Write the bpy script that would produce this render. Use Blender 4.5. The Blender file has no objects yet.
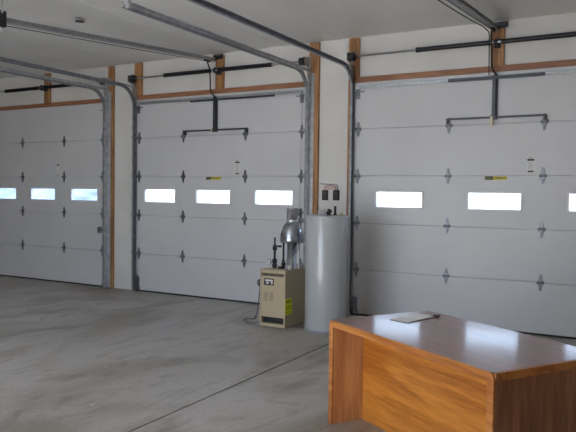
import bpy, bmesh, math, random
from mathutils import Vector, Matrix
random.seed(7)
S = bpy.context.scene
C = S.collection
PI = math.pi

# ------------------------------------------------------------------ materials
def mat(name, col, rough=.5, metal=0., coat=0., spec=.5):
    m = bpy.data.materials.new(name); m.use_nodes = True
    b = m.node_tree.nodes['Principled BSDF']
    b.inputs['Base Color'].default_value = (*col, 1)
    b.inputs['Roughness'].default_value = rough
    b.inputs['Metallic'].default_value = metal
    b.inputs['Coat Weight'].default_value = coat
    b.inputs['Specular IOR Level'].default_value = spec
    b.inputs['Coat Roughness'].default_value = .11 if coat else .03
    return m

def vary(m, c1, c2, scale=8, stretch=(1, 1, 1), detail=4, lo=.35, hi=.65, bump=0., dist=0., rough=None):
    """noise between two colours in object space"""
    nt = m.node_tree; N = nt.nodes; L = nt.links
    b = N['Principled BSDF']
    tc = N.new('ShaderNodeTexCoord'); mp = N.new('ShaderNodeMapping')
    mp.inputs['Scale'].default_value = stretch
    n = N.new('ShaderNodeTexNoise'); n.inputs['Scale'].default_value = scale
    n.inputs['Detail'].default_value = detail; n.inputs['Distortion'].default_value = dist
    r = N.new('ShaderNodeValToRGB')
    r.color_ramp.elements[0].position = lo; r.color_ramp.elements[0].color = (*c1, 1)
    r.color_ramp.elements[1].position = hi; r.color_ramp.elements[1].color = (*c2, 1)
    L.new(tc.outputs['Object'], mp.inputs['Vector']); L.new(mp.outputs[0], n.inputs['Vector'])
    L.new(n.outputs[0], r.inputs[0]); L.new(r.outputs[0], b.inputs['Base Color'])
    if rough:
        rr = N.new('ShaderNodeMapRange'); rr.inputs['To Min'].default_value = rough[0]; rr.inputs['To Max'].default_value = rough[1]
        L.new(n.outputs[0], rr.inputs['Value']); L.new(rr.outputs[0], b.inputs['Roughness'])
    if bump:
        bp = N.new('ShaderNodeBump'); bp.inputs['Strength'].default_value = bump; bp.inputs['Distance'].default_value = .004
        L.new(n.outputs[0], bp.inputs['Height']); L.new(bp.outputs[0], b.inputs['Normal'])
    return m

M = {}
M['wall'] = vary(mat('wall_liner_white', (.62, .60, .56), .55), (.68, .675, .655), (.74, .73, .71), 1.6, detail=3)
M['ceiling'] = vary(mat('ceiling_liner_white', (.5, .49, .46), .5), (.76, .76, .74), (.81, .81, .79), 1.2, detail=3)
M['door'] = vary(mat('door_paint_white', (.66, .66, .66), .42), (.60, .605, .625), (.645, .65, .67), 1.1, detail=5)
M['absorber'] = vary(mat('light_absorbing_brown', (.36, .27, .17), .8), (.30, .22, .13), (.42, .32, .20), 12)  # brown put on the unseen side walls to lower the bounced light
M['frame'] = mat('window_frame_white', (.72, .72, .74), .4)
M['galv'] = vary(mat('galvanised_steel', (.42, .44, .46), .45, .85), (.33, .35, .37), (.5, .52, .54), 30, rough=(.35, .55))
M['hinge'] = vary(mat('hinge_galvanised', (.2, .21, .23), .45, .75), (.17, .18, .195), (.27, .28, .30), 40)
M['track'] = vary(mat('track_galvanised', (.2, .22, .25), .45, .35), (.22, .24, .27), (.32, .345, .375), 14, rough=(.35, .5))
M['angle'] = vary(mat('angle_galvanised', (.5, .52, .55), .4, .8), (.42, .45, .48), (.6, .62, .65), 14, rough=(.3, .5))
M['darksteel'] = mat('dark_steel', (.06, .065, .075), .45, .6)
M['black'] = mat('black_plastic', (.012, .012, .014), .5)
M['spring'] = mat('oiled_black_spring', (.012, .013, .018), .42, .3)
M['rubber'] = mat('black_rubber', (.02, .02, .02), .8)
M['cord'] = mat('black_cord', (.01, .01, .01), .6)
M['redwire'] = mat('pinkish_red_wire', (.50, .16, .16), .6)
M['plate'] = mat('pale_pink_plate', (.60, .47, .46), .6)
M['greywire'] = mat('grey_cable', (.16, .16, .17), .5)
M['beige'] = vary(mat('beige_enamel', (.50, .42, .28), .4), (.50, .41, .27), (.54, .45, .30), 3)
M['beigedark'] = mat('dark_beige_vent_metal', (.30, .25, .18), .5)  # darker beige for the louvre slats
M['heater'] = mat('light_grey_enamel', (.46, .48, .50), .3, 0, .5)
M['heaterrim'] = mat('heater_rim_grey', (.30, .32, .34), .35)
M['silver'] = vary(mat('galvanised_flue', (.55, .57, .6), .25, .95), (.62, .64, .68), (.74, .76, .80), 10, rough=(.34, .42))
M['hood'] = vary(mat('draft_hood_steel', (.4, .42, .46), .28, .95), (.33, .35, .39), (.46, .48, .53), 12, rough=(.22, .36))
M['collar'] = vary(mat('flue_collar_grey', (.35, .32, .33), .5, .5), (.28, .26, .27), (.48, .46, .47), 25)
M['pipe'] = mat('black_iron_pipe', (.028, .028, .032), .5, .3)
M['brass'] = mat('brass', (.55, .42, .2), .35, .9)
M['white'] = mat('white_plastic', (.72, .72, .70), .4)
M['yellow'] = mat('yellow_label', (.62, .50, .02), .5)
M['hiyellow'] = mat('bright_yellow_label', (.78, .80, .02), .5)
M['ink'] = mat('label_ink', (.035, .035, .03), .6)
M['fade'] = mat('faded_label_print', (.36, .36, .36), .6)
M['paper'] = mat('paper', (.82, .80, .78), .38)
M['papergrey'] = mat('paper_print_grey', (.34, .33, .34), .7)
M['tag'] = mat('cream_tag', (.72, .63, .45), .6)
M['gaugeface'] = mat('gauge_face', (.7, .7, .7), .3)
M['caulk'] = mat('joint_filler_dark', (.15, .135, .11), .8)
M['speck'] = mat('white_paint_fleck', (.65, .65, .63), .7)

def wood(name, dark, light, axis='Z', scale=3., rough=.5, coat=0., bump=.1, fine=60, dist=2.5):
    m = mat(name, light, rough, 0, coat)
    nt = m.node_tree; N = nt.nodes; L = nt.links; b = N['Principled BSDF']
    tc = N.new('ShaderNodeTexCoord'); mp = N.new('ShaderNodeMapping')
    st = {'X': (.10, 1, 1), 'Y': (1, .10, 1), 'Z': (1, 1, .10)}[axis]
    mp.inputs['Scale'].default_value = st
    n = N.new('ShaderNodeTexNoise'); n.inputs['Scale'].default_value = scale * 2; n.inputs['Detail'].default_value = 3; n.inputs['Distortion'].default_value = .6
    mul = N.new('ShaderNodeMath'); mul.operation = 'MULTIPLY'; mul.inputs[1].default_value = dist * 4
    sn = N.new('ShaderNodeMath'); sn.operation = 'SINE'
    m2 = N.new('ShaderNodeMath'); m2.operation = 'MULTIPLY'; m2.inputs[1].default_value = 2.4
    f = N.new('ShaderNodeTexNoise'); f.inputs['Scale'].default_value = fine; f.inputs['Detail'].default_value = 4
    mx = N.new('ShaderNodeMath'); mx.operation = 'MULTIPLY_ADD'; mx.inputs[1].default_value = .26; mx.inputs[2].default_value = 0.
    ad = N.new('ShaderNodeMath'); ad.operation = 'ADD'
    r = N.new('ShaderNodeValToRGB')
    r.color_ramp.elements[0].position = .15; r.color_ramp.elements[0].color = (*dark, 1)
    r.color_ramp.elements[1].position = .95; r.color_ramp.elements[1].color = (*light, 1)
    L.new(tc.outputs['Object'], mp.inputs['Vector']); L.new(mp.outputs[0], n.inputs['Vector'])
    L.new(n.outputs[0], mul.inputs[0]); L.new(mul.outputs[0], m2.inputs[0]); L.new(m2.outputs[0], sn.inputs[0])
    L.new(sn.outputs[0], mx.inputs[0]); L.new(mx.outputs[0], ad.inputs[0])
    L.new(mp.outputs[0], f.inputs['Vector']); L.new(f.outputs[0], ad.inputs[1])
    L.new(ad.outputs[0], r.inputs[0]); L.new(r.outputs[0], b.inputs['Base Color'])
    bp = N.new('ShaderNodeBump'); bp.inputs['Strength'].default_value = bump; bp.inputs['Distance'].default_value = .002
    L.new(ad.outputs[0], bp.inputs['Height']); L.new(bp.outputs[0], b.inputs['Normal'])
    return m
M['lumber_v'] = wood('pine_lumber_upright', (.28, .125, .045), (.50, .26, .11), 'Z', 4)
M['lumber_h'] = wood('pine_lumber_level', (.26, .11, .055), (.44, .205, .105), 'X', 4)
M['oak_front'] = wood('oak_veneer_front', (.42, .125, .014), (.74, .29, .045), 'X', 2.0, .32, .25)
M['oak_dark'] = wood('oak_veneer_right_end', (.24, .09, .04), (.46, .20, .10), 'Z', 2.6, .36, .15)  # right end panel, darker brown than the left end
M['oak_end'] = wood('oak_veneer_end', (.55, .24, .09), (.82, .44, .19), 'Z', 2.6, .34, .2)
M['oak_edge'] = wood('oak_edge_banding', (.38, .12, .025), (.66, .27, .07), 'X', 3, .28, .4)
M['desk_top'] = wood('dark_oak_desktop', (.15, .048, .032), (.29, .092, .06), 'X', 2.4, .28, .5, bump=.4, fine=45)

def concrete():
    m = mat('worn_concrete', (.3, .28, .25), .5)
    nt = m.node_tree; N = nt.nodes; L = nt.links; b = N['Principled BSDF']
    tc = N.new('ShaderNodeTexCoord')
    def noise(s, d, dist=0, st=(1, 1, 1), rot=0):
        mp = N.new('ShaderNodeMapping'); mp.inputs['Scale'].default_value = st; mp.inputs['Rotation'].default_value = (0, 0, rot)
        n = N.new('ShaderNodeTexNoise'); n.inputs['Scale'].default_value = s; n.inputs['Detail'].default_value = d; n.inputs['Distortion'].default_value = dist
        L.new(tc.outputs['Object'], mp.inputs['Vector']); L.new(mp.outputs[0], n.inputs['Vector']); return n
    def ramp(n, p0, c0, p1, c1):
        r = N.new('ShaderNodeValToRGB'); r.color_ramp.elements[0].position = p0; r.color_ramp.elements[0].color = (*c0, 1)
        r.color_ramp.elements[1].position = p1; r.color_ramp.elements[1].color = (*c1, 1); L.new(n.outputs[0], r.inputs[0]); return r
    def mult(a, b_, fac=1):
        x = N.new('ShaderNodeMix'); x.data_type = 'RGBA'; x.blend_type = 'MULTIPLY'; x.inputs[0].default_value = fac
        L.new(a, x.inputs[6]); L.new(b_, x.inputs[7]); return x.outputs[2]
    base = ramp(noise(.45, 4), .35, (.40, .375, .335), .65, (.52, .50, .475))
    st = ramp(noise(.9, 6, 1.2, (1, .55, 1), .5), .40, (.66, .62, .55), .55, (1, 1, 1))      # broad dirty patches
    sw = ramp(noise(2.6, 8, 2.4, (1, .35, 1), -.3), .37, (.74, .73, .72), .47, (1, 1, 1))     # dark swirls and drags
    sp = ramp(noise(26, 6), .3, (.86, .86, .86), .7, (1.08, 1.08, 1.08))
    c = mult(mult(mult(base.outputs[0], st.outputs[0], .8), sw.outputs[0], .7), sp.outputs[0], .8)
    L.new(c, b.inputs['Base Color'])
    rr = N.new('ShaderNodeMapRange'); rr.inputs['To Min'].default_value = .38; rr.inputs['To Max'].default_value = .62
    L.new(noise(1.3, 5).outputs[0], rr.inputs['Value']); L.new(rr.outputs[0], b.inputs['Roughness'])
    bp = N.new('ShaderNodeBump'); bp.inputs['Strength'].default_value = .12; bp.inputs['Distance'].default_value = .003
    L.new(noise(40, 5).outputs[0], bp.inputs['Height']); L.new(bp.outputs[0], b.inputs['Normal'])
    return m
M['concrete'] = concrete()
M['apron'] = vary(mat('outdoor_gravel', (.4, .38, .34), .9), (.36, .34, .30), (.44, .42, .38), 3)
M['hill'] = vary(mat('distant_scrub_hill', (.16, .22, .26), .9), (.028, .042, .062), (.075, .10, .135), .35, detail=6)

def glass():
    m = bpy.data.materials.new('clear_acrylic_pane'); m.use_nodes = True
    nt = m.node_tree; N = nt.nodes; L = nt.links; N.remove(N['Principled BSDF'])
    t = N.new('ShaderNodeBsdfTransparent'); t.inputs[0].default_value = (.93, .96, .97, 1)
    g = N.new('ShaderNodeBsdfGlossy'); g.inputs['Roughness'].default_value = .03
    lw = N.new('ShaderNodeLayerWeight'); lw.inputs[0].default_value = .5
    pw = N.new('ShaderNodeMath'); pw.operation = 'POWER'; pw.inputs[1].default_value = 5; L.new(lw.outputs['Facing'], pw.inputs[0])
    f = N.new('ShaderNodeMath'); f.operation = 'MULTIPLY_ADD'; f.inputs[1].default_value = .9; f.inputs[2].default_value = .03; L.new(pw.outputs[0], f.inputs[0])
    x = N.new('ShaderNodeMixShader'); L.new(f.outputs[0], x.inputs[0]); L.new(t.outputs[0], x.inputs[1]); L.new(g.outputs[0], x.inputs[2])
    L.new(x.outputs[0], N['Material Output'].inputs[0]); return m
M['glass'] = glass()

# ------------------------------------------------------------------ geometry helpers
class MB:
    def __init__(s): s.bm = bmesh.new()
    def box(s, x0, x1, y0, y1, z0, z1, rot=None):
        c = Vector(((x0+x1)/2, (y0+y1)/2, (z0+z1)/2))
        r = bmesh.ops.create_cube(s.bm, size=1)
        for v in r['verts']:
            p = Vector((v.co.x*(x1-x0), v.co.y*(y1-y0), v.co.z*(z1-z0)))
            if rot: p = rot @ p
            v.co = p + c
        return s
    def tube(s, pts, r, n=10, cap=True):
        pts = [Vector(p) for p in pts]; rings = []
        up = None
        for i, p in enumerate(pts):
            t = (pts[min(i+1, len(pts)-1)] - pts[max(i-1, 0)]).normalized()
            if up is None: up = t.orthogonal().normalized()
            a = (up - t*up.dot(t)).normalized(); up = a; b = t.cross(a)
            rr = r[i] if isinstance(r, (list, tuple)) else r
            rings.append([s.bm.verts.new(p + (a*math.cos(2*PI*k/n) + b*math.sin(2*PI*k/n))*rr) for k in range(n)])
        for A, B in zip(rings, rings[1:]):
            for k in range(n):
                f = s.bm.faces.new((A[k], A[(k+1) % n], B[(k+1) % n], B[k])); f.smooth = True
        if cap: s.bm.faces.new(rings[0][::-1]); s.bm.faces.new(rings[-1])
        return s
    def lathe(s, prof, c, n=40, axis='Z'):
        rings = []
        for r, h in prof:
            ring = []
            for k in range(n):
                a = 2*PI*k/n; u, v = r*math.cos(a), r*math.sin(a)
                p = {'Z': (u, v, h), 'X': (h, u, v), 'Y': (u, h, v)}[axis]
                ring.append(s.bm.verts.new(Vector(c) + Vector(p)))
            rings.append(ring)
        for A, B in zip(rings, rings[1:]):
            for k in range(n):
                f = s.bm.faces.new((A[k], A[(k+1) % n], B[(k+1) % n], B[k])); f.smooth = True
        s.bm.faces.new(rings[0][::-1]); s.bm.faces.new(rings[-1])
        return s
    def prism(s, poly, axis, a, b):
        """poly: 2D points; extruded along axis from a to b"""
        def P(u, v, w): return {'X': (w, u, v), 'Y': (u, w, v), 'Z': (u, v, w)}[axis]
        A = [s.bm.verts.new(P(u, v, a)) for u, v in poly]; B = [s.bm.verts.new(P(u, v, b)) for u, v in poly]
        n = len(poly)
        for k in range(n): s.bm.faces.new((A[k], A[(k+1) % n], B[(k+1) % n], B[k]))
        s.bm.faces.new(A[::-1]); s.bm.faces.new(B); return s
    def sweep(s, path, prof, x):
        """profile (across, normal) swept along a path of (y, z) in the plane of constant x"""
        rings = []
        for i, (y, z) in enumerate(path):
            p0 = path[max(i-1, 0)]; p1 = path[min(i+1, len(path)-1)]
            ty, tz = p1[0]-p0[0], p1[1]-p0[1]; l = math.hypot(ty, tz); ny, nz = -tz/l, ty/l
            rings.append([s.bm.verts.new((x+a, y+ny*b, z+nz*b)) for a, b in prof])
        n = len(prof)
        for A, B in zip(rings, rings[1:]):
            for k in range(n): s.bm.faces.new((A[k], A[(k+1) % n], B[(k+1) % n], B[k]))
        s.bm.faces.new(rings[0][::-1]); s.bm.faces.new(rings[-1]); return s
    def build(s, name, m, parent=None, bevel=0, seg=2):
        bmesh.ops.recalc_face_normals(s.bm, faces=s.bm.faces)
        me = bpy.data.meshes.new(name); s.bm.to_mesh(me); s.bm.free()
        o = bpy.data.objects.new(name, me); C.objects.link(o)
        if m: me.materials.append(M[m])
        if parent: o.parent = parent
        if bevel:
            b = o.modifiers.new('bevel', 'BEVEL'); b.width = bevel; b.segments = seg; b.limit_method = 'ANGLE'; b.angle_limit = math.radians(40)
            b.harden_normals = False
        return o

def tag(o, label=None, cat=None, group=None, kind=None):
    if label: o['label'] = label
    if cat: o['category'] = cat
    if group: o['group'] = group
    if kind: o['kind'] = kind
    return o
def empty(name, loc, label, cat, group=None, kind=None, rz=0):
    o = bpy.data.objects.new(name, None); C.objects.link(o); o.location = loc; o.rotation_euler = (0, 0, rz)
    o.empty_display_size = .1
    return tag(o, label, cat, group, kind)
def struct(name, mb, m, label, cat, bevel=0): return tag(mb.build(name, m, None, bevel), label, cat, None, 'structure')

# ------------------------------------------------------------------ the room
XL, XR, YB, ZC = -12.6, 3.2, -9.8, 3.645
H = .6096
D1 = (-10.93, -7.88); D2 = (-7.262, -4.21); D3 = (-3.49, .14)
DT = 5*H
# floor with a sawn control joint (gap filled with dark filler)
struct('floor', MB().box(XL, -3.009, YB, .25, -.1, 0).box(-2.991, XR, YB, .25, -.1, 0).box(-3.01, -2.99, YB, .25, -.1, -.012), 'concrete', 'worn grey concrete floor with brown stains', 'floor')
struct('trim_1', MB().box(-3.009, -2.991, YB, -.02, -.0115, -.004), 'caulk', 'dark straight control joint running across the concrete floor', 'floor joint')
# front wall, openings smaller than the doors that close against its inner face
fw = MB(); y0, y1 = .055, .2
ops = [(D[0]+.03, D[1]-.03) for D in (D1, D2, D3)]
xs = [XL] + [v for o in ops for v in o] + [XR]
for a, b in zip(xs[::2], xs[1::2]): fw.box(a, b, y0, y1, 0, ZC)
for a, b in ops: fw.box(a, b, y0, y1, DT-.03, ZC)
struct('wall_front', fw, 'wall', 'white front wall holding the three overhead garage doors', 'wall')
struct('wall_right', MB().box(XR, XR+.15, YB, .2, 0, ZC), 'absorber', 'unseen side wall on the right, brown added to cut bounce light', 'wall')
struct('wall_left', MB().box(XL-.15, XL, YB, .2, 0, ZC), 'absorber', 'unseen side wall on the left, brown added to cut bounce light', 'wall')
BO = (-6.0, -2.1)
struct('wall_back', MB().box(XL, BO[0], YB-.15, YB, 0, ZC).box(BO[1], XR, YB-.15, YB, 0, ZC).box(BO[0], BO[1], YB-.15, YB, 3.1, ZC), 'wall', 'white back wall behind the camera with an open doorway', 'wall')
# ceiling: steel liner with shallow ribs running front to back
poly = [(XL, ZC+.08), (XL, ZC)]
x = -12.75
k = 0
while x < XR:
    if x-.05 > XL and x+.05 < XR:
        d = .006
        poly += [(x-.05, ZC), (x-.018, ZC-d), (x+.018, ZC-d), (x+.05, ZC)]
    x += .9; k += 1
poly += [(XR, ZC), (XR, ZC+.08)]
struct('ceiling', MB().prism([(a, b) for a, b in poly], 'Y', YB, .2), 'ceiling', 'off-white ribbed metal liner ceiling', 'ceiling')

# rough lumber round the doors
W = []
def lum(mb, m, label): 
    W.append(0); return struct('trim_%d' % (len(W)+1), mb, m, label, 'lumber', .003)
ZT = ZC-.014
P = dict(bevel=.003)
lum(MB().box(-7.885, -7.77, .012, .055, 0, ZT), 'lumber_v', 'brown pine post from floor to ceiling right of the far left door')
lum(MB().box(-7.31, -7.165, .012, .055, DT+.075, ZT), 'lumber_v', 'short brown pine post above the left corner of the middle door')
lum(MB().box(-7.31, -7.272, .012, .055, 0, DT+.075), 'lumber_v', 'narrow pine jamb behind the left track of the middle door')
lum(MB().box(-4.165, -4.02, .005, .055, 0, ZT), 'lumber_v', 'brown pine post from floor to ceiling right of the middle door')
lum(MB().box(-3.582, -3.44, .012, .055, DT+.075, ZT), 'lumber_v', 'short orange pine post above the left corner of the right door')
lum(MB().box(-3.582, -3.525, .005, .055, 0, DT+.075), 'lumber_v', 'narrow pine jamb beside the left track of the right door')
lum(MB().box(.17, .31, .012, .055, 0, ZT), 'lumber_v', 'pine post right of the right door, beyond the view')
lum(MB().box(-11.1, -10.96, .012, .055, 0, ZT), 'lumber_v', 'pine post left of the far left door, beyond the view')
lum(MB().box(-10.96, -7.872, .012, .055, DT, DT+.07), 'lumber_h', 'level pine header board over the far left door')
lum(MB().box(-7.31, -4.152, .012, .055, DT, DT+.07), 'lumber_h', 'level pine header board over the middle door')
lum(MB().box(-3.582, .168, .012, .055, DT, DT+.07), 'lumber_h', 'level pine header board over the right door')
lum(MB().box(-9.41, -9.27, .012, .055, DT+.072, ZT), 'lumber_v', 'short pine spring block post above the far left door')
lum(MB().box(-5.73, -5.59, .012, .055, DT+.072, ZT-.025), 'lumber_v', 'short pine spring block post above the middle door')
lum(MB().box(-1.75, -1.61, .012, .055, DT+.072, ZT-.05), 'lumber_v', 'short pine spring block post above the right door')

# ------------------------------------------------------------------ garage doors
def hinge(x, z, parent, edge=0):
    """diamond shaped leaf hinge with a knuckle across the joint"""
    h = MB()
    w, hh = .042, .095
    h.prism([(x-.012, z-hh), (x+.012, z-hh), (x+w*.55, z-.035), (x+w, z-.012), (x+w, z+.012), (x+w*.55, z+.035), (x+.012, z+hh), (x-.012, z+hh),
             (x-w*.55, z+.035), (x-w, z+.012), (x-w, z-.012), (x-w*.55, z-.035)], 'Y', -.004, 0.001)
    h.prism([(x-.008, z-.075), (x+.008, z-.075), (x+.014, z-.02), (x+.014, z+.02), (x+.008, z+.075), (x-.008, z+.075), (x-.014, z+.02), (x-.014, z-.02)], 'Y', -.013, -.003)
    h.tube([(x-.04, -.016, z), (x+.04, -.016, z)], .011, 10)
    for dz in (-.055, .055): h.tube([(x, -.012, z+dz), (x, -.02, z+dz)], .006, 6)
    o = h.build('hinge', 'hinge', parent, .001, 1)
    if edge:
        r = MB(); r.tube([(x, -.022, z+.012), (x+edge*.06, -.07, z+.012), (x+edge*.075, -.07, z+.012)], .006, 8)
        r.lathe([(.008, -.012), (.021, -.01), (.023, 0), (.021, .01), (.008, .012)], (x+edge*.078, -.07, z+.012), 16, 'X')
        r.build('roller', 'galv', o)
    return o

def make_door(name, D, wins, cols, label, strut=True):
    cx = (D[0]+D[1])/2; w = (D[1]-D[0])/2
    root = empty(name, (cx, 0, 0), label, 'garage door', None, 'structure')
    wz0, wz1 = 1.432, 1.628
    ww = .305
    for k in range(5):
        b = MB(); z0 = k*H+(.026 if k == 0 else .005); z1 = (k+1)*H-.005
        if k != 2:
            b.box(-w, w, 0, .05, z0, z1)
        else:
            b.box(-w, w, 0, .05, z0, wz0); b.box(-w, w, 0, .05, wz1, z1)
            ed = [-w]
            for c in wins: ed += [c-cx-ww, c-cx+ww]
            ed.append(w)
            for a, c in zip(ed[::2], ed[1::2]): b.box(a, c, 0, .05, wz0, wz1)
        if k < 4: b.box(-w+.003, w-.003, .024, .046, z1-.001, z1+.012)      # tongue that closes the joint
        b.build('door_section', 'door', root, .0025 if k != 2 else 0, 2)
        # pressed end cap
    for c in wins:
        x = c-cx; fr = MB(); t = .018
        for (a, bb, z0, z1) in ((x-ww-t, x+ww+t, wz0-t, wz0+.004), (x-ww-t, x+ww+t, wz1-.004, wz1+t), (x-ww-t, x-ww+.004, wz0, wz1), (x+ww-.004, x+ww+t, wz0, wz1)):
            fr.box(a, bb, -.008, .012, z0, z1)
        f = fr.build('window_frame', 'frame', root, .003)
        MB().box(x-ww+.002, x+ww-.002, .020, .024, wz0+.002, wz1-.002).build('pane', 'glass', f)
    MB().box(-w, w, .004, .045, 0.002, .026).build('bottom_seal', 'rubber', root, .004)
    for i, c in enumerate(cols):
        e = -1 if i == 0 else (1 if i == len(cols)-1 else 0)
        for k in range(1, 5): hinge(c-cx, k*H, root, e)
    for e in (-1, 1):      # bottom corner lift brackets, top roller brackets
        x = e*(w-.055)
        b = MB(); b.box(x-.035, x+.035, -.004, .001, .03, .24); b.box(x-.02, x+.02, -.022, -.003, .05, .19); b.box(x-.055, x+.05, -.012, .001, .035, .07)
        b.tube([(x, -.015, .1), (x+e*.08, -.07, .1)], .006, 8); b.tube([(x, -.02, .2), (x, -.02, .27)], .008, 8)
        b.build('bottom_bracket', 'hinge', root, .001, 1)
        b = MB(); b.box(x-.03, x+.03, -.004, .001, 2.83, 2.955); b.box(x-.022, x+.022, -.03, -.003, 2.875, 2.94)
        b.tube([(x, -.025, 2.9), (x+e*.08, -.075, 2.915)], .006, 8); b.box(x-.09 if e > 0 else x-.03, x+.03 if e > 0 else x+.09, -.018, -.003, 2.915, 2.93)
        b.build('top_bracket', 'hinge', root, .001, 1)
    if strut:
        b = MB(); b.box(-w+.06, w-.04, -.02, .001, 2.965, 3.0); b.box(-w+.06, w-.04, -.03, -.02, 2.961, 2.965); b.box(-w+.06, w-.04, -.03, -.02, 3.0, 3.004)
        b.build('top_strut', 'galv', root)
    return root

def sticker_set(root, cx, xa, xb, xc, xd, ztop, zbot, label=True):
    if label:
        o = MB().box(xa+.095-cx, xb-cx, -.0012, .0005, 1.782, 1.822).build('warning_label', 'yellow', root); o['label'] = 'yellow warning sticker'
        b = MB().box(xa-cx, xa+.095-cx, -.0012, .0005, 1.782, 1.822)
        b.box(xa+.115-cx, xb-.02-cx, -.0016, -.0011, 1.807, 1.812); b.box(xa+.115-cx, xb-.05-cx, -.0016, -.0011, 1.794, 1.799)
        b.build('print', 'ink', o)
        MB().box(xa+.012-cx, xa+.083-cx, -.0018, -.0011, 1.799, 1.804).build('print', 'yellow', o)
    o = MB().box(xc-cx, xd-cx, -.0012, .0005, zbot, ztop).build('instruction_label', 'white', root); o['label'] = 'white instruction sticker'
    b = MB(); b.box(xc+.005-cx, xd-.005-cx, -.0018, -.0011, ztop-.045, ztop-.022); b.box(xc+.01-cx, xd-.01-cx, -.0018, -.0011, zbot+.008, zbot+.026)
    b.box(xc+.018-cx, xd-.02-cx, -.0018, -.0011, ztop-.012, ztop-.006)
    b.build('print', 'ink', o)
    b = MB()
    z = ztop-.06
    while z > zbot+.035: b.box(xc+.014-cx, xd-.016-cx, -.0018, -.0011, z-.004, z); z -= .011
    b.build('print', 'fade', o)

d1 = make_door('door_1', D1, (-10.43, -9.415, -8.405), (-10.87, -9.95, -8.89, -7.985), 'white sectional garage door at far left with blue tinted view in its windows', False)
d2 = make_door('door_2', D2, (-6.765, -5.745, -4.70), (-7.19, -6.305, -5.18, -4.262), 'white sectional garage door in the middle, behind the boiler')
d3 = make_door('door_3', D3, (-2.858, -1.68, -.56), (-3.425, -2.232, -1.142, .07), 'wide white sectional garage door at right, behind the wooden desk')
sticker_set(d2, -5.736, -5.876, -5.602, -5.36, -5.272, 2.066, 1.852)
sticker_set(d3, -1.675, -1.79, -1.537, -1.322, -1.235, 2.044, 1.862)
b = MB(); cx = (D1[0]+D1[1])/2
o = MB().box(-9.075-cx, -9.01-cx, -.0012, .0005, 1.85, 2.05).build('instruction_label', 'white', d1); o['label'] = 'white instruction sticker'
MB().box(-9.07-cx, -9.015-cx, -.0018, -.0011, 2.02, 2.042).box(-9.065-cx, -9.02-cx, -.0018, -.0011, 1.857, 1.868).build('print', 'ink', o)
# slide locks near the right edges of doors 1 and 2
def lock(root, x, z):
    b = MB(); b.prism([(x-.05, z), (x, z-.05), (x+.03, z-.06), (x+.05, z), (x+.03, z+.06), (x, z+.05)], 'Y', -.006, .001)
    b.tube([(x, -.005, z), (x, -.035, z)], .009, 8); b.box(x-.02, x+.02, -.045, -.033, z-.05, z+.05); b.box(x+.02, x+.12, -.024, -.012, z-.01, z+.01)
    b.build('slide_lock', 'hinge', root, .002)
lock(d1, -8.04-cx, .95)
lock(d2, -4.245+5.736-.03, 1.335)
# operator arms fixed to doors 2 and 3
def operator_bar(root, cx, xc, x0, x1):
    b = MB(); b.box(x0-cx, x1-cx, -.05, -.025, 2.500, 2.522)
    for x in (x0, x1): b.box(x-cx-.012 if x == x0 else x-cx-.012, x-cx+.012, -.05, -.003, 2.455, 2.522)
    b.build('operator_bracket', 'darksteel', root, .002)
    b = MB(); b.box(xc-cx-.03, xc-cx+.012, -.05, -.012, 2.50, 3.0); b.box(xc-cx+.012, xc-cx+.03, -.018, -.006, 2.50, 3.0)
    b.box(xc-cx-.045, xc-cx+.03, -.052, -.010, 2.485, 2.535)
    b.build('operator_stile', 'darksteel', root, .002)
operator_bar(d2, -5.736, -5.695, -6.257, -5.141)
operator_bar(d3, -1.675, -1.69, -2.245, -1.132)
MB().box(-6.15+5.736, -4.68+5.736, -.045, -.031, 2.94, 2.965).build('top_stiffener', 'darksteel', d2)
MB().box(-2.245+1.675, -1.145+1.675, -.055, -.031, 2.955, 2.99).build('top_stiffener', 'darksteel', d3)
MB().box(-5.75+5.736, -5.73+5.736, -.056, -.05, 2.50, 2.55).build('paper_tag', 'tag', d2)
MB().box(-1.735+1.675, -1.705+1.675, -.056, -.051, 2.405, 2.52).build('paper_tag', 'tag', d3)

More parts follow.
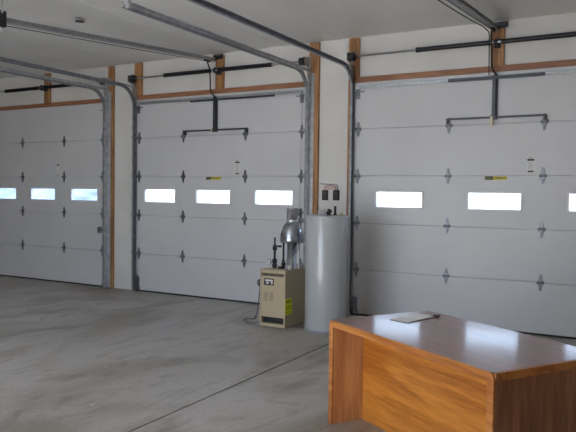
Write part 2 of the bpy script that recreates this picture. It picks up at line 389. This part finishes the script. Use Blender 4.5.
# ------------------------------------------------------------------ tracks
def track(x, side, label, yend=-3.45, zh=3.232):
    """x: outer web, side: +1 when the channel opens towards +x (left track of a door)"""
    root = empty('garage_door_track', (x, 0, 0), label, 'door track', None)
    s = side
    prof = [(0, -.027), (.028*s, -.027), (.028*s, -.019), (.025*s, -.019), (.025*s, -.023), (.004*s, -.023), (.004*s, .023), (.025*s, .023), (.025*s, .019), (.028*s, .019), (.028*s, .027), (0, .027)]
    yv = -.07; R = .32
    MB().sweep([(yv, .012), (yv, 2.905)], prof, 0).build('vertical_rail', 'track', root)
    arc = [(yv, 2.905)] + [(yv-R+R*math.cos(a), zh-R+R*math.sin(a)) for a in [i*PI/2/12 for i in range(0, 13)]] + [(yend, zh)]
    MB().sweep(arc, prof, 0).build('curved_rail', 'track', root)
    xa, xb = (-.004, 0) if s > 0 else (0, .004)
    # wall angle with its perforated flange behind the vertical rail
    b = MB(); b.box(xa, xb, yv-.028, .01, .012, 2.82)
    b.box(*((-.03, 0) if s > 0 else (0, .05)), -.001, .004, .012, 2.82)
    b.build('wall_angle', 'track' if s > 0 else 'angle', root)
    fl = MB(); fl.prism([(yv-.01, 2.80), (.01, 2.80), (.01, 3.24), (yv-.04, 3.24), (yv-.04, 3.19), (yv-.01, 3.10)], 'X', xa*1.6, xb*1.6)
    fl.box(*((-.04, 0) if s > 0 else (0, .055)), -.001, .004, 2.80, 3.22)
    for z in (2.86, 2.98, 3.1, 3.2): fl.tube([(-.03*s, .004, z), (-.03*s, -.006, z)], .009, 6)
    fl.build('flag_bracket', 'angle', root)
    b = MB(); o0, o1 = (-.03, 0) if s > 0 else (0, .03)
    b.box(o0, o1, yend, .0, zh+.028, zh+.031); b.box(*((-.003, 0) if s > 0 else (0, .003)), yend, .0, zh-.005, zh+.031)
    b.build('top_angle', 'angle', root)
    h = MB(); h.box(*((-.032, 0) if s > 0 else (0, .032)), yend+.02, yend+.024, zh-.03, ZC-.001); h.box(*((-.036, -.032) if s > 0 else (.032, .036)), yend+.02, yend+.055, zh-.03, ZC-.001)
    h.box(-.04, .04, yend-.01, yend+.07, ZC-.006, ZC-.001)
    h.tube([(-.03*s, yend+.015, zh+.02), (.02*s, yend+.015, zh+.02)], .009, 6)
    h.build('hanger', 'angle', root)
    return root
track(D1[0]-.035, 1, 'galvanised steel track on the left of the far left door, beyond the view', -3.45)
track(D1[1]+.02, -1, 'galvanised steel track on the right edge of the far left door', -3.45)
track(D2[0]+.012, 1, 'galvanised steel track on the left edge of the middle door', -3.45)
track(D2[1]+.075, -1, 'galvanised steel track on the right of the middle door, behind the water heater', -3.56)
track(D3[0]-.012, 1, 'galvanised steel track on the left edge of the right door', -3.75)
track(D3[1]+.035, -1, 'galvanised steel track on the right of the right door, beyond the view', -3.75)

# ------------------------------------------------------------------ torsion springs
def torsion(D, xc, xl, xr, label):
    root = empty('torsion_spring_shaft', (xc, -.1, 3.368), label, 'garage door spring')
    L0, L1 = D[0]-.02-xc, D[1]+.03-xc
    MB().tube([(L0-.02, 0, 0), (L1+.02, 0, 0)], .0127, 12).build('shaft', 'angle', root)
    for a, b in ((xl-xc, -.06), (.06, xr-xc)):
        prof = [(.018, a)]; n = int((b-a)/.011)
        for i in range(n):
            x = a+.004+i*.011; prof += [(.0255, x), (.0295, x+.0055)]
        prof += [(.0255, b-.003), (.018, b)]
        sp = MB().lathe(prof, (0, 0, 0), 14, 'X').build('torsion_spring', 'spring', root)
        e = a if abs(a) > abs(b) else b
        MB().lathe([(.02, -.03), (.032, -.03), (.032, .005), (.026, .012), (.026, .03), (.02, .03)], (e, 0, 0), 16, 'X').build('winding_cone', 'black', sp)
    b = MB(); b.box(-.04, .04, .1, .112, -.05, .055)
    b.box(-.004, .004, -.01, .105, -.045, .045); b.lathe([(.02, -.02), (.034, -.018), (.034, .018), (.02, .02)], (0, 0, 0), 16, 'X')
    b.build('centre_bracket', 'darksteel', root, .001, 1)
    for e, X in ((-1, L0+.02), (1, L1-.035)):
        d = MB(); pr = [(.02, -.035), (.052, -.035), (.054, -.028), (.05, -.026)]
        for i in range(5): pr += [(.047, -.024+i*.01), (.051, -.019+i*.01)]
        pr += [(.06, .028), (.058, .034), (.02, .034)]
        d.lathe(pr, (X, 0, 0), 24, 'X'); d.build('cable_drum', 'darksteel', root)
        p = MB(); q = X+e*.055; p.prism([(-.035, -.05), (.1, -.075), (.1, .075), (-.035, .05)], 'X', q-.003, q+.003); p.box(q-.025, q+.025, .092, .1, -.075, .075)
        p.build('end_bearing_plate', 'galv', root)
        MB().tube([(X, .045, 0), (X-e*.03, .045, -1.2), (X-e*.045, .045, -3.27)], .0022, 6).build('lift_cable', 'greywire', root)
    return root
torsion(D1, -9.35, -10.25, -8.42, 'black torsion springs on steel shaft above the far left door')
torsion(D2, -5.66, -6.574, -4.72, 'black torsion springs on steel shaft above the middle door')
torsion(D3, -1.68, -2.599, -.55, 'black torsion springs on steel shaft above the right door')

# ------------------------------------------------------------------ opener rails and heads
def opener(xc, label, head_y=-3.66, thick=0.):
    root = empty('garage_door_opener', (xc, 0, 3.57), label, 'garage door opener')
    sl = .0745
    def zz(y): return y*sl
    a, bq = -.03, head_y
    r = MB()
    for (w, h0, h1) in ((.024, -.012, -.006), (.005, -.05, -.008), (.03, -.055, -.049)):
        r.prism([(a, zz(a)+h0), (bq, zz(bq)+h0), (bq, zz(bq)+h1), (a, zz(a)+h1)], 'X', -w-thick, w)
    r.build('rail', 'galv', root)
    c = MB(); c.tube([(-.012, a-.05, zz(a)-.075), (-.012, -1.8, zz(-1.8)-.08), (-.012, bq+.05, zz(bq)-.075)], .0045, 6)
    c.build('drive_chain', 'black', root)
    hb = MB(); hb.box(-.035, .11, -.005, .010, -.02, .05); hb.box(-.03, .10, -.05, -.005, .0, .035); hb.tube([(-.05, -.04, -.02), (.05, -.04, -.02)], .008, 8)
    hb.build('header_bracket', 'darksteel', root, .002)
    t = MB(); t.box(-.018, .018, -.30, -.17, -.095, -.075)
    t.build('trolley', 'black', root, .003)
    t = MB(); t.tube([(-.035, -.18, -.09), (-.05, -.11, -.16), (-.045, -.095, -.30), (-.045, -.09, -.46), (-.02, -.085, -.535), (0.0, -.07, -.56), (0, -.035, -.575)], .011, 8)
    t.build('door_arm', 'cord', root)
    z = zz(bq)
    hd = MB(); hd.box(-.14, .14, bq-.36, bq, z-.13, z+.03)
    h = hd.build('motor_housing', 'black', root, .015, 3)
    MB().box(-.11, .11, bq-.33, bq-.03, z-.175, z-.128).build('lamp_cover', 'white', h, .01)
    for yy in (bq-.3, bq-.06):
        for xx in (-.144, .144): MB().box(xx-.003, xx+.003, yy-.012, yy+.012, z, ZC-3.57-.001).build('hanger_strap', 'angle', root)
    return root
opener(-5.70, 'black garage door opener hung from the ceiling on a rail to the middle door')
opener(-1.68, 'garage door opener rail hung from the ceiling to the right door', -3.66, .02)
# black lead swinging down beside the right opener's rail and along its post
tag(MB().tube([(-1.74, -2.6, 3.30), (-1.745, -2.1, 3.325), (-1.75, -1.5, 3.375), (-1.755, -.9, 3.43), (-1.76, -.4, 3.49), (-1.765, -.1, 3.50), (-1.765, -.055, 3.46), (-1.762, -.052, 3.2), (-1.76, -.06, 3.0)], .006, 8).build('power_cord', 'cord', None),
    'thin black cord hanging under the right opener rail and down its post', 'cord')
# small grey cap on the ceiling
r = empty('ceiling_junction_box', (-6.06, -2.28, ZC), 'small round grey box on the ceiling near the upper left', 'junction box')
MB().lathe([(.052, 0), (.052, -.03), (.045, -.036)], (0, 0, 0), 20).build('box_body', 'collar', r)
MB().lathe([(.056, -.036), (.056, -.04), (.02, -.044)], (0, 0, 0), 20).build('cover_plate', 'darksteel', r)

# ------------------------------------------------------------------ boiler
B = empty('boiler', (-3.94, -1.05, 0), 'beige boiler cabinet on the floor left of the water heater', 'boiler')
bx0, bx1, by0, by1, bz = -.158, .187, -.25, .25, .69
b = MB(); b.box(bx0, bx0+.02, by0, by1, .012, bz-.012).box(bx1-.02, bx1, by0, by1, .012, bz-.012).box(bx0+.02, bx1-.02, by1-.02, by1, .012, bz-.012).box(bx0+.02, bx1-.02, by0+.02, by1-.02, .012, .05)
b.box(bx0+.02, bx1-.02, by0, by0+.02, .012, .052)
b.build('cabinet', 'beige', B, .003)
MB().box(bx0-.004, bx1+.004, by0-.004, by1+.004, bz-.012, bz).build('cabinet_top', 'beige', B, .004)
p = MB(); y = by0+.002
p.box(bx0+.021, bx1-.021, y, y+.02, .128, .612).box(bx0+.021, bx1-.021, y, y+.02, .648, .677)
p.build('front_panel', 'beige', B, .002)
MB().box(bx0+.02, bx1-.02, by0+.06, by0+.075, .05, .677).build('inner_shield', 'black', B)
l = MB(); 
for z in (.618, .628, .638): l.box(bx0+.021, bx1-.021, by0+.012, by0+.02, z, z+.004)
l.build('top_louvre', 'beigedark', B)
f = MB().box(-.10, .03, y-.006, y+.002, .505, .585).build('control_window', 'ink', B)
MB().box(-.085, .02, y-.0075, y-.0055, .552, .572).box(-.07, -.035, y-.0075, y-.0055, .522, .545).box(-.005, .018, y-.0075, y-.0055, .52, .55).build('printed_face', 'white', f)
v = MB()
for x0 in (-.108, -.03):
    for i in range(9): v.box(x0, x0+.058, y-.003, y+.001, .318+i*.012, .3245+i*.012)
v.build('vent_louvre', 'beigedark', B)
g = MB().tube([(-.06, -.15, .058), (-.06, .1, .058)], .012, 8).tube([(.0, -.15, .058), (.0, .1, .058)], .012, 8).tube([(.06, -.15, .058), (.06, .1, .058)], .012, 8)
g.tube([(-.12, -.17, .075), (.12, -.17, .075)], .01, 8).build('burner', 'pipe', B)
s = MB().box(bx1-.0005, bx1+.0012, -.247, -.085, .165, .355).build('energy_label', 'hiyellow', B); s['label'] = 'bright yellow sticker on the side'
q = MB()
for i, (a, c, z) in enumerate(((-.235, -.1, .318), (-.235, -.12, .302), (-.235, -.1, .262), (-.235, -.13, .248), (-.225, -.11, .226), (-.235, -.14, .195))):
    q.box(bx1+.001, bx1+.0018, a, c, z, z+(.012 if i == 0 else .005))
q.build('print', 'ink', s)
# gas valve box on the left side
q = MB().box(bx0-.075, bx0, -.15, -.05, .46, .53).lathe([(.02, -.03), (.042, -.025), (.042, .025), (.02, .03)], (bx0-.08, -.1, .505), 20, 'Y')
q.build('side_valve', 'black', B, .004)
MB().lathe([(.008, -.036), (.026, -.034), (.026, -.028)], (bx0-.08, -.10, .505), 16, 'Y').tube([(bx0-.05, -.1, .53), (bx0-.02, -.1, .56), (bx0+.002, -.1, .56)], .006, 8).build('valve_cap', 'galv', B)
# supply pipe with handle and gauge
q = MB(); px, py = -.055, -.09
q.tube([(px, py, bz-.002), (px, py, .80)], .022, 12).tube([(px, py, .80), (px, py, .98)], .014, 12).tube([(px, py, .755), (px, py, .80)], .03, 12)
q.lathe([(.014, 0), (.026, .01), (.028, .04), (.022, .06), (.014, .07)], (px, py, .90), 14).tube([(px, py, .98), (px, py, 1.06)], .010, 10).tube([(px, py, .71), (px, py, .735)], .032, 8)
q.build('supply_pipe', 'pipe', B)
MB().tube([(px, py, .955), (px+.03, py-.03, .962), (px+.12, py-.06, .962)], [.007, .008, .013], 8).build('valve_handle', 'black', B)
g = MB().lathe([(.02, .012), (.036, .012), (.038, 0), (.038, -.012), (.034, -.013)], (px-.075, py-.02, .765), 24, 'Y').tube([(px-.04, py, .762), (px, py, .762)], .009, 8).build('pressure_gauge', 'galv', B)
MB().lathe([(.031, -.0125), (.031, -.0145)], (px-.075, py-.02, .765), 24, 'Y').build('dial', 'gaugeface', g)
MB().box(px-.078, px-.072, py-.036, py-.0345, .755, .785).build('needle', 'ink', g)
q = MB().tube([(.055, -.07, bz-.002), (.055, -.07, .80)], .018, 12).tube([(.055, -.07, .78), (.055, -.07, 1.02)], .013, 12).tube([(.055, -.07, .735), (.055, -.07, .765)], .028, 8)
q.tube([(.0, -.09, .702), (.055, -.09, .702)], .014, 8)
q.build('return_pipe', 'pipe', B)
# flue and draft hood
fx, fy = .10, .05
q = MB().lathe([(.068, bz-.001), (.075, bz+.004), (.062, bz+.01), (.062, 1.15)], (fx, fy, 0), 36); q.build('flue_pipe', 'silver', B)
hd = [(.140, 1.000), (.143, 1.002), (.145, 1.035), (.143, 1.06), (.133, 1.12), (.120, 1.17), (.100, 1.21), (.078, 1.235), (.068, 1.245), (.0672, 1.262)]
q = MB(); rings = hd; q.lathe(hd, (fx, fy, 0), 40); q.build('draft_hood', 'hood', B)
q = MB().lathe([(.0655, 1.258), (.0655, 1.405), (.068, 1.408), (.068, 1.415), (.062, 1.415), (.062, 1.38)], (fx, fy, 0), 36)
for z in (1.30, 1.39): q.lathe([(.067, z), (.069, z+.002), (.069, z+.008), (.067, z+.01)], (fx, fy, 0), 36)
q.build('flue_collar', 'collar', B)
MB().lathe([(.0695, 1.252), (.0705, 1.254), (.0705, 1.27), (.0695, 1.272)], (fx, fy, 0), 36).build('collar_band', 'silver', B)
for a in (-.25, 1.2, 2.6):
    x_, y_ = fx+.118*math.cos(a), fy+.118*math.sin(a)
    MB().box(x_-.006, x_+.006, y_-.006, y_+.006, bz, 1.005).build('hood_leg', 'silver', B)
q = MB().tube([(fx+.13, fy-.06, 1.0), (fx+.135, fy-.08, .93), (fx+.10, fy-.10, .86), (fx+.075, fy-.1, .80), (fx+.075, fy-.1, bz-.002)], .006, 8).build('spill_switch_wire', 'greywire', B)
MB().lathe([(.022, bz), (.022, bz+.05), (.012, bz+.055)], (fx+.065, fy-.17, 0), 16).build('vent_cap', 'white', B)

tag(MB().tube([(-4.205, -1.12, .46), (-4.23, -1.11, .3), (-4.27, -1.08, .12), (-4.33, -1.05, .03), (-4.42, -.98, .008), (-4.47, -.99, .008), (-4.46, -1.10, .008), (-4.36, -1.17, .008), (-4.25, -1.2, .008), (-4.165, -1.21, .03), (-4.13, -1.2, .05)], .0075, 8).build('boiler_cable', 'greywire', None),
    'grey cable looping on the floor beside the boiler', 'cable')

# ------------------------------------------------------------------ water heater
HX, HY, R = -3.352, -1.045, .243
Wt = empty('water_heater', (HX, HY, 0), 'tall light grey cylindrical water heater beside the boiler', 'water heater')
MB().lathe([(R-.012, .02), (R-.002, .024), (R, .03), (R, 1.315), (R-.002, 1.32)], (0, 0, 0), 72).build('tank_jacket', 'heater', Wt)
MB().lathe([(R+.001, 1.312), (R+.004, 1.314), (R+.004, 1.33), (R-.003, 1.342), (R-.03, 1.347), (.1, 1.35), (.02, 1.351)], (0, 0, 0), 72).build('top_cap', 'heater', Wt)
MB().lathe([(R-.02, .0), (R+.002, .0), (R+.002, .028), (R-.01, .03)], (0, 0, 0), 72).build('base_ring', 'heaterrim', Wt)
# fittings (offsets from the tank axis)
MB().tube([(-.12, 0, 1.345), (-.12, 0, 1.435)], .009, 10).build('anode_fitting', 'pipe', Wt)
q = MB().box(-.10, -.02, -.04, .05, 1.349, 1.405).build('junction_cover', 'collar', Wt, .006)
q = MB().lathe([(.026, 1.345), (.026, 1.37), (.03, 1.372), (.03, 1.385), (.018, 1.39), (.018, 1.415), (.01, 1.418)], (.03, -.01, 0), 16).tube([(.03, -.01, 1.40), (.06, -.02, 1.40), (.075, -.02, 1.385)], .010, 8).build('relief_valve', 'black', Wt)
MB().tube([(.105, 0, 1.343), (.105, 0, 1.45)], .014, 12).lathe([(.02, 1.345), (.02, 1.365), (.014, 1.37)], (.105, 0, 0), 8).build('water_pipe', 'pipe', Wt)
MB().tube([(.165, .05, 1.343), (.165, .05, 1.375)], .016, 10).build('blank_nipple', 'brass', Wt)
MB().lathe([(.012, 1.352), (.018, 1.354), (.012, 1.368)], (-.045, -.1, 0), 12).build('bolt', 'silver', Wt)
# access covers and drain on the far side and low
MB().tube([(-.06, .235, .12), (-.07, .30, .12)], .012, 8).build('drain_valve', 'brass', Wt)

# ------------------------------------------------------------------ wall switches behind the heater
G = 'black wall controls above the water heater'
for nm, x0, x1, lb in (('left', -3.955, -3.875, 'left one of two black control boxes on the wall above the water heater'), ('right', -3.79, -3.705, 'right one of two black control boxes on the wall above the water heater')):
    r = empty('door_control_switch', ((x0+x1)/2, .055, 1.575), lb, 'switch', G)
    w = (x1-x0)/2
    MB().box(-w, w, -.035, 0, -.068, .068).build('switch_housing', 'black', r, .006)
    MB().box(-w*.55, w*.55, -.041, -.034, .01, .05).build('push_button', 'darksteel', r, .004)
    MB().box(-w*.5, w*.5, -.039, -.034, -.045, -.015).build('push_button', 'darksteel', r, .003)
tag(MB().box(-3.92, -3.755, .049, .0548, 1.648, 1.70).build('backing_plate', 'plate', None, .01), 'pale pink plate on the wall between the two black control boxes', 'plate')
tag(MB().tube([(-3.915, .04, 1.643), (-3.925, .03, 1.675), (-3.89, .03, 1.70), (-3.835, .03, 1.705), (-3.78, .03, 1.695), (-3.755, .03, 1.67), (-3.755, .04, 1.643)], .005, 6).build('bell_wire', 'redwire', None), 'pinkish red wire looping between the two black control boxes', 'wire')
tag(MB().tube([(-4.0, .045, 1.73), (-3.96, .045, 1.725), (-3.76, .045, 1.722), (-3.735, .045, 1.71), (-3.733, .045, 1.645)], .005, 6).build('conduit_wire', 'greywire', None), 'thin dark wire running from the pine post to the right control box', 'wire')

# ------------------------------------------------------------------ desk
u = Vector((.8475, -.5308, 0)); rz = math.atan2(u.y, u.x)
DK = empty('office_desk', (-1.955, -3.83, 0), 'wooden office desk with dark top and orange oak front', 'desk', rz=rz)
L_, Dp, Ht, T = 1.512, .86, .72, .045
# top with rounded outer ends (waterfall corners) drawn as a section and extruded back
def arc(cx, cz, r, a0, a1, n=6): return [(cx+r*math.cos(a0+(a1-a0)*i/n), cz+r*math.sin(a0+(a1-a0)*i/n)) for i in range(n+1)]
rr = .035
core_top = MB().prism([(.03, Ht-T+.004), (L_-.03, Ht-T+.004), (L_-.03, Ht-.006), (.03, Ht-.006)], 'Y', .012, Dp-.012)
core_top.build('top_core', 'oak_front', DK)
tp = MB(); back = [(L_*(1-i/12), Dp+.022*math.sin(PI*i/12)) for i in range(13)]
poly = [(.012, .010), (L_-.012, .010)] + [(min(max(a, .012), L_-.012), c-.004) for a, c in back]
tp.prism(poly, 'Z', Ht-.0055, Ht); tp.build('desktop', 'desk_top', DK, .002)
# edging: one continuous rounded band down the front, along both ends and the back
fr = MB()
outer = [(0, 0)] + [(0, Ht-rr)] + arc(rr, Ht-rr, rr, PI, PI/2)[1:] + [(L_-rr, Ht)] + arc(L_-rr, Ht-rr, rr, PI/2, 0)[1:] + [(L_, 0)]
inner = [(L_-T, 0), (L_-T, Ht-T-.012)] + arc(L_-T-.012, Ht-T-.012, .012, 0, PI/2, 3) + arc(T+.012, Ht-T-.012, .012, PI/2, PI, 3) + [(T, 0)]
N1 = len(outer)
def strip(y0_, y1_):
    # build the frame as quads between outer and inner offset lines
    ins = []
    for (a, c) in outer:
        ins.append((min(max(a, T), L_-T), min(c, Ht-T)))
    A = [fr.bm.verts.new((a, y0_, c)) for a, c in outer]; A2 = [fr.bm.verts.new((a, y1_, c)) for a, c in outer]
    Bq = [fr.bm.verts.new((a, y0_, c)) for a, c in ins]; B2 = [fr.bm.verts.new((a, y1_, c)) for a, c in ins]
    for i in range(N1-1):
        fr.bm.faces.new((A[i], A[i+1], A2[i+1], A2[i]))
        if (Bq[i].co-Bq[i+1].co).length > 1e-6:
            fr.bm.faces.new((A[i], Bq[i], Bq[i+1], A[i+1])); fr.bm.faces.new((Bq[i], B2[i], B2[i+1], Bq[i+1])); fr.bm.faces.new((A2[i], A2[i+1], B2[i+1], B2[i]))
        else:
            fr.bm.faces.new((A[i], Bq[i], A[i+1])); fr.bm.faces.new((A2[i], A2[i+1], B2[i]))
    bmesh.ops.remove_doubles(fr.bm, verts=fr.bm.verts, dist=1e-5)
strip(-.004, .012)
e = fr.build('front_edging', 'oak_edge', DK, .004, 3); e['label'] = 'light orange rounded front edging'
MB().box(0, .012, .0122, Dp, Ht-T, Ht-.001).build('side_edging', 'oak_edge', DK, .003)
MB().box(L_-.012, L_, .0122, Dp, Ht-T, Ht-.001).build('side_edging', 'oak_edge', DK, .003)
bk = MB(); pl = [(L_, Dp-.006)] + back + [(0, Dp-.006)]
bk.prism([(a, c+.0) for a, c in back] + [(a, c-.014) for a, c in reversed(back)], 'Z', Ht-T, Ht-.001); bk.build('back_edging', 'oak_edge', DK)
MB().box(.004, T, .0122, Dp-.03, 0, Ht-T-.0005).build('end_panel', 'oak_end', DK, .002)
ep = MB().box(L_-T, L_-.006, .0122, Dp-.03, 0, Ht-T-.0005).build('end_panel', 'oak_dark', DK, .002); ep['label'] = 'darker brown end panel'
MB().box(T+.0005, L_-T-.0005, .255, .277, .0, Ht-T+.002).build('modesty_panel', 'oak_front', DK)
for x0 in (T+.001, L_-T-.42):   # drawer pedestals on the far side
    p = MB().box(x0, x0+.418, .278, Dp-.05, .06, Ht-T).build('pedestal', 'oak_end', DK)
    for z0, z1 in ((.07, .36), (.367, .51), (.517, .665)):
        d = MB().box(x0+.01, x0+.408, Dp-.05, Dp-.03, z0, z1).build('drawer', 'oak_front', p, .003)
# papers on the desk
def P2(x, y): 
    d = Vector((x+1.955, y+3.83)); c, s = math.cos(-rz), math.sin(-rz); return Vector((d.x*c-d.y*s, d.x*s+d.y*c))
A_, B_, C_, D_ = [Vector(p) for p in ((-1.592, -3.618), (-1.445, -3.661), (-1.345, -3.315), (-1.50, -3.29))]
Pp = empty('paper_booklet', (-1.47, -3.46, Ht+.0005), 'open white paper booklet with dark clip lying on the desk', 'booklet')
def sheet(mb, z, off, curl):
    o = Vector((-1.47, -3.46)); n = 10; rows = []
    for i in range(n+1):
        t = i/n; row = []
        for j in range(5):
            s_ = j/4
            p = A_.lerp(D_, t).lerp(B_.lerp(C_, t), s_) - o + Vector(off)
            row.append((p.x, p.y, z + curl*(.5-.5*math.cos(2*PI*t))**1 * (.4+.6*s_)))
        rows.append(row)
    v0 = [[mb.bm.verts.new(p) for p in r] for r in rows]; v1 = [[mb.bm.verts.new((p[0], p[1], p[2]+.0012)) for p in r] for r in rows]
    for i in range(n):
        for j in range(4):
            mb.bm.faces.new((v1[i][j], v1[i+1][j], v1[i+1][j+1], v1[i][j+1])); mb.bm.faces.new((v0[i][j], v0[i][j+1], v0[i+1][j+1], v0[i+1][j]))
    for i in range(n):
        for j in (0, 4): mb.bm.faces.new((v0[i][j], v1[i][j], v1[i+1][j], v0[i+1][j]))
    for j in range(4):
        for i in (0, n): mb.bm.faces.new((v0[i][j], v0[i][j+1], v1[i][j+1], v1[i][j]))
b = MB(); sheet(b, 0, (0, 0), .0005); b.build('cover', 'ink', Pp)
b = MB(); sheet(b, .0018, (-.004, .004), .002); sheet(b, .0035, (-.006, .006), .003); b.build('pages', 'paper', Pp)
MB().box(.095, .14, .115, .15, .001, .014).build('binder_clip', 'black', Pp, .002)

# small flecks of paint on the floor
for i, (x_, y_) in enumerate(((-3.62, -4.42), (-4.3, -3.6))):
    pts = [(x_+.018*random.uniform(.6, 1)*math.cos(a), y_+.018*random.uniform(.6, 1)*math.sin(a)) for a in [k*PI/4 for k in range(8)]]
    tag(MB().prism(pts, 'Z', .0002, .003).build('paint_fleck', 'speck', None), ('small white fleck on the floor near the bottom edge of view', 'small white fleck on the floor in front of the middle door')[i], 'fleck', 'white flecks on the floor')

# ------------------------------------------------------------------ outdoors
tag(MB().box(-220, 60, .26, 300, -.12, -.02).box(-90, 60, -80, YB-.2, -.12, -.02).box(-90, XL-.2, YB-.2, .26, -.12, -.02).build('ground', 'apron', None), 'pale gravel ground outside the building', 'ground', None, 'structure')
hl = MB(); rows = []
pts = []
for i in range(41):
    hgt = 5.2+1.2*math.sin(i*.7)+.8*math.sin(i*1.9+1) - max(0, i-37)*1.3
    pts.append((i/40, max(hgt, .3)))
for (yy, f) in ((62, .0), (70, .6), (82, 1.), (98, .5), (110, 0.)):
    rows.append([hl.bm.verts.new((-210+t_*(210-.965*(yy+7.9)), yy+2*math.sin(t_*14), -.1 + h_*f)) for t_, h_ in pts])
for Aq, Bq in zip(rows, rows[1:]):
    for k in range(len(pts)-1): hl.bm.faces.new((Aq[k], Aq[k+1], Bq[k+1], Bq[k])).smooth = True
tag(hl.build('distant_hills', 'hill', None), 'low bluish hills seen through the far left windows', 'hills', None, 'structure')

w = bpy.data.worlds.new('sky'); S.world = w; w.use_nodes = True
nt = w.node_tree; bg = nt.nodes['Background']
tc = nt.nodes.new('ShaderNodeTexCoord'); sx = nt.nodes.new('ShaderNodeSeparateXYZ'); rp = nt.nodes.new('ShaderNodeValToRGB')
nt.links.new(tc.outputs['Generated'], sx.inputs[0]); nt.links.new(sx.outputs[2], rp.inputs[0]); nt.links.new(rp.outputs[0], bg.inputs[0])
rp.color_ramp.elements[0].position = .0; rp.color_ramp.elements[0].color = (.80, .90, 1.0, 1)
rp.color_ramp.elements[1].position = .6; rp.color_ramp.elements[1].color = (.34, .54, 1.0, 1)
bg.inputs[1].default_value = 1.0
sd = bpy.data.lights.new('sun', 'SUN'); sd.energy = 6.5; sd.angle = .01; sd.color = (1, .97, .93)
so = bpy.data.objects.new('sun', sd); C.objects.link(so); so.rotation_euler = (math.radians(50), 0, math.radians(-8))
def portal(loc, rot, sx_, sy_):
    a = bpy.data.lights.new('sky_portal', 'AREA'); a.shape = 'RECTANGLE'; a.size = sx_; a.size_y = sy_; a.cycles.is_portal = True
    o = bpy.data.objects.new('sky_portal', a); C.objects.link(o); o.location = loc; o.rotation_euler = rot
portal(((BO[0]+BO[1])/2, YB-.1, 1.55), (PI/2, 0, 0), BO[1]-BO[0], 3.1)

# ------------------------------------------------------------------ camera
f, yaw, pit, rol, Hc, Dc = 653.72952, 0.51452, 0.03369, 0.01277, 1.58477, 7.89398
cy, sy, cp, sp = math.cos(yaw), math.sin(yaw), math.cos(pit), math.sin(pit)
fwd = Vector((-sy*cp, cy*cp, -sp)); rt = Vector((cy, sy, 0)); up = rt.cross(fwd)
rt2 = rt*math.cos(rol)+up*math.sin(rol); up2 = up*math.cos(rol)-rt*math.sin(rol)
cam = bpy.data.cameras.new('camera'); co = bpy.data.objects.new('camera', cam); C.objects.link(co)
cam.sensor_width = 36; cam.lens = f*36/576; cam.clip_start = .05; cam.clip_end = 500
m3 = Matrix((rt2, up2, -fwd)).transposed(); co.matrix_world = Matrix.Translation((0, -Dc, Hc)) @ m3.to_4x4()
S.camera = co
S.view_settings.view_transform = 'Standard'; S.view_settings.look = 'None'; S.view_settings.gamma = 1; S.view_settings.use_curve_mapping = False
S.view_settings.exposure = 2.62
try: S.cycles.max_bounces = 10; S.cycles.diffuse_bounces = 6
except Exception: pass
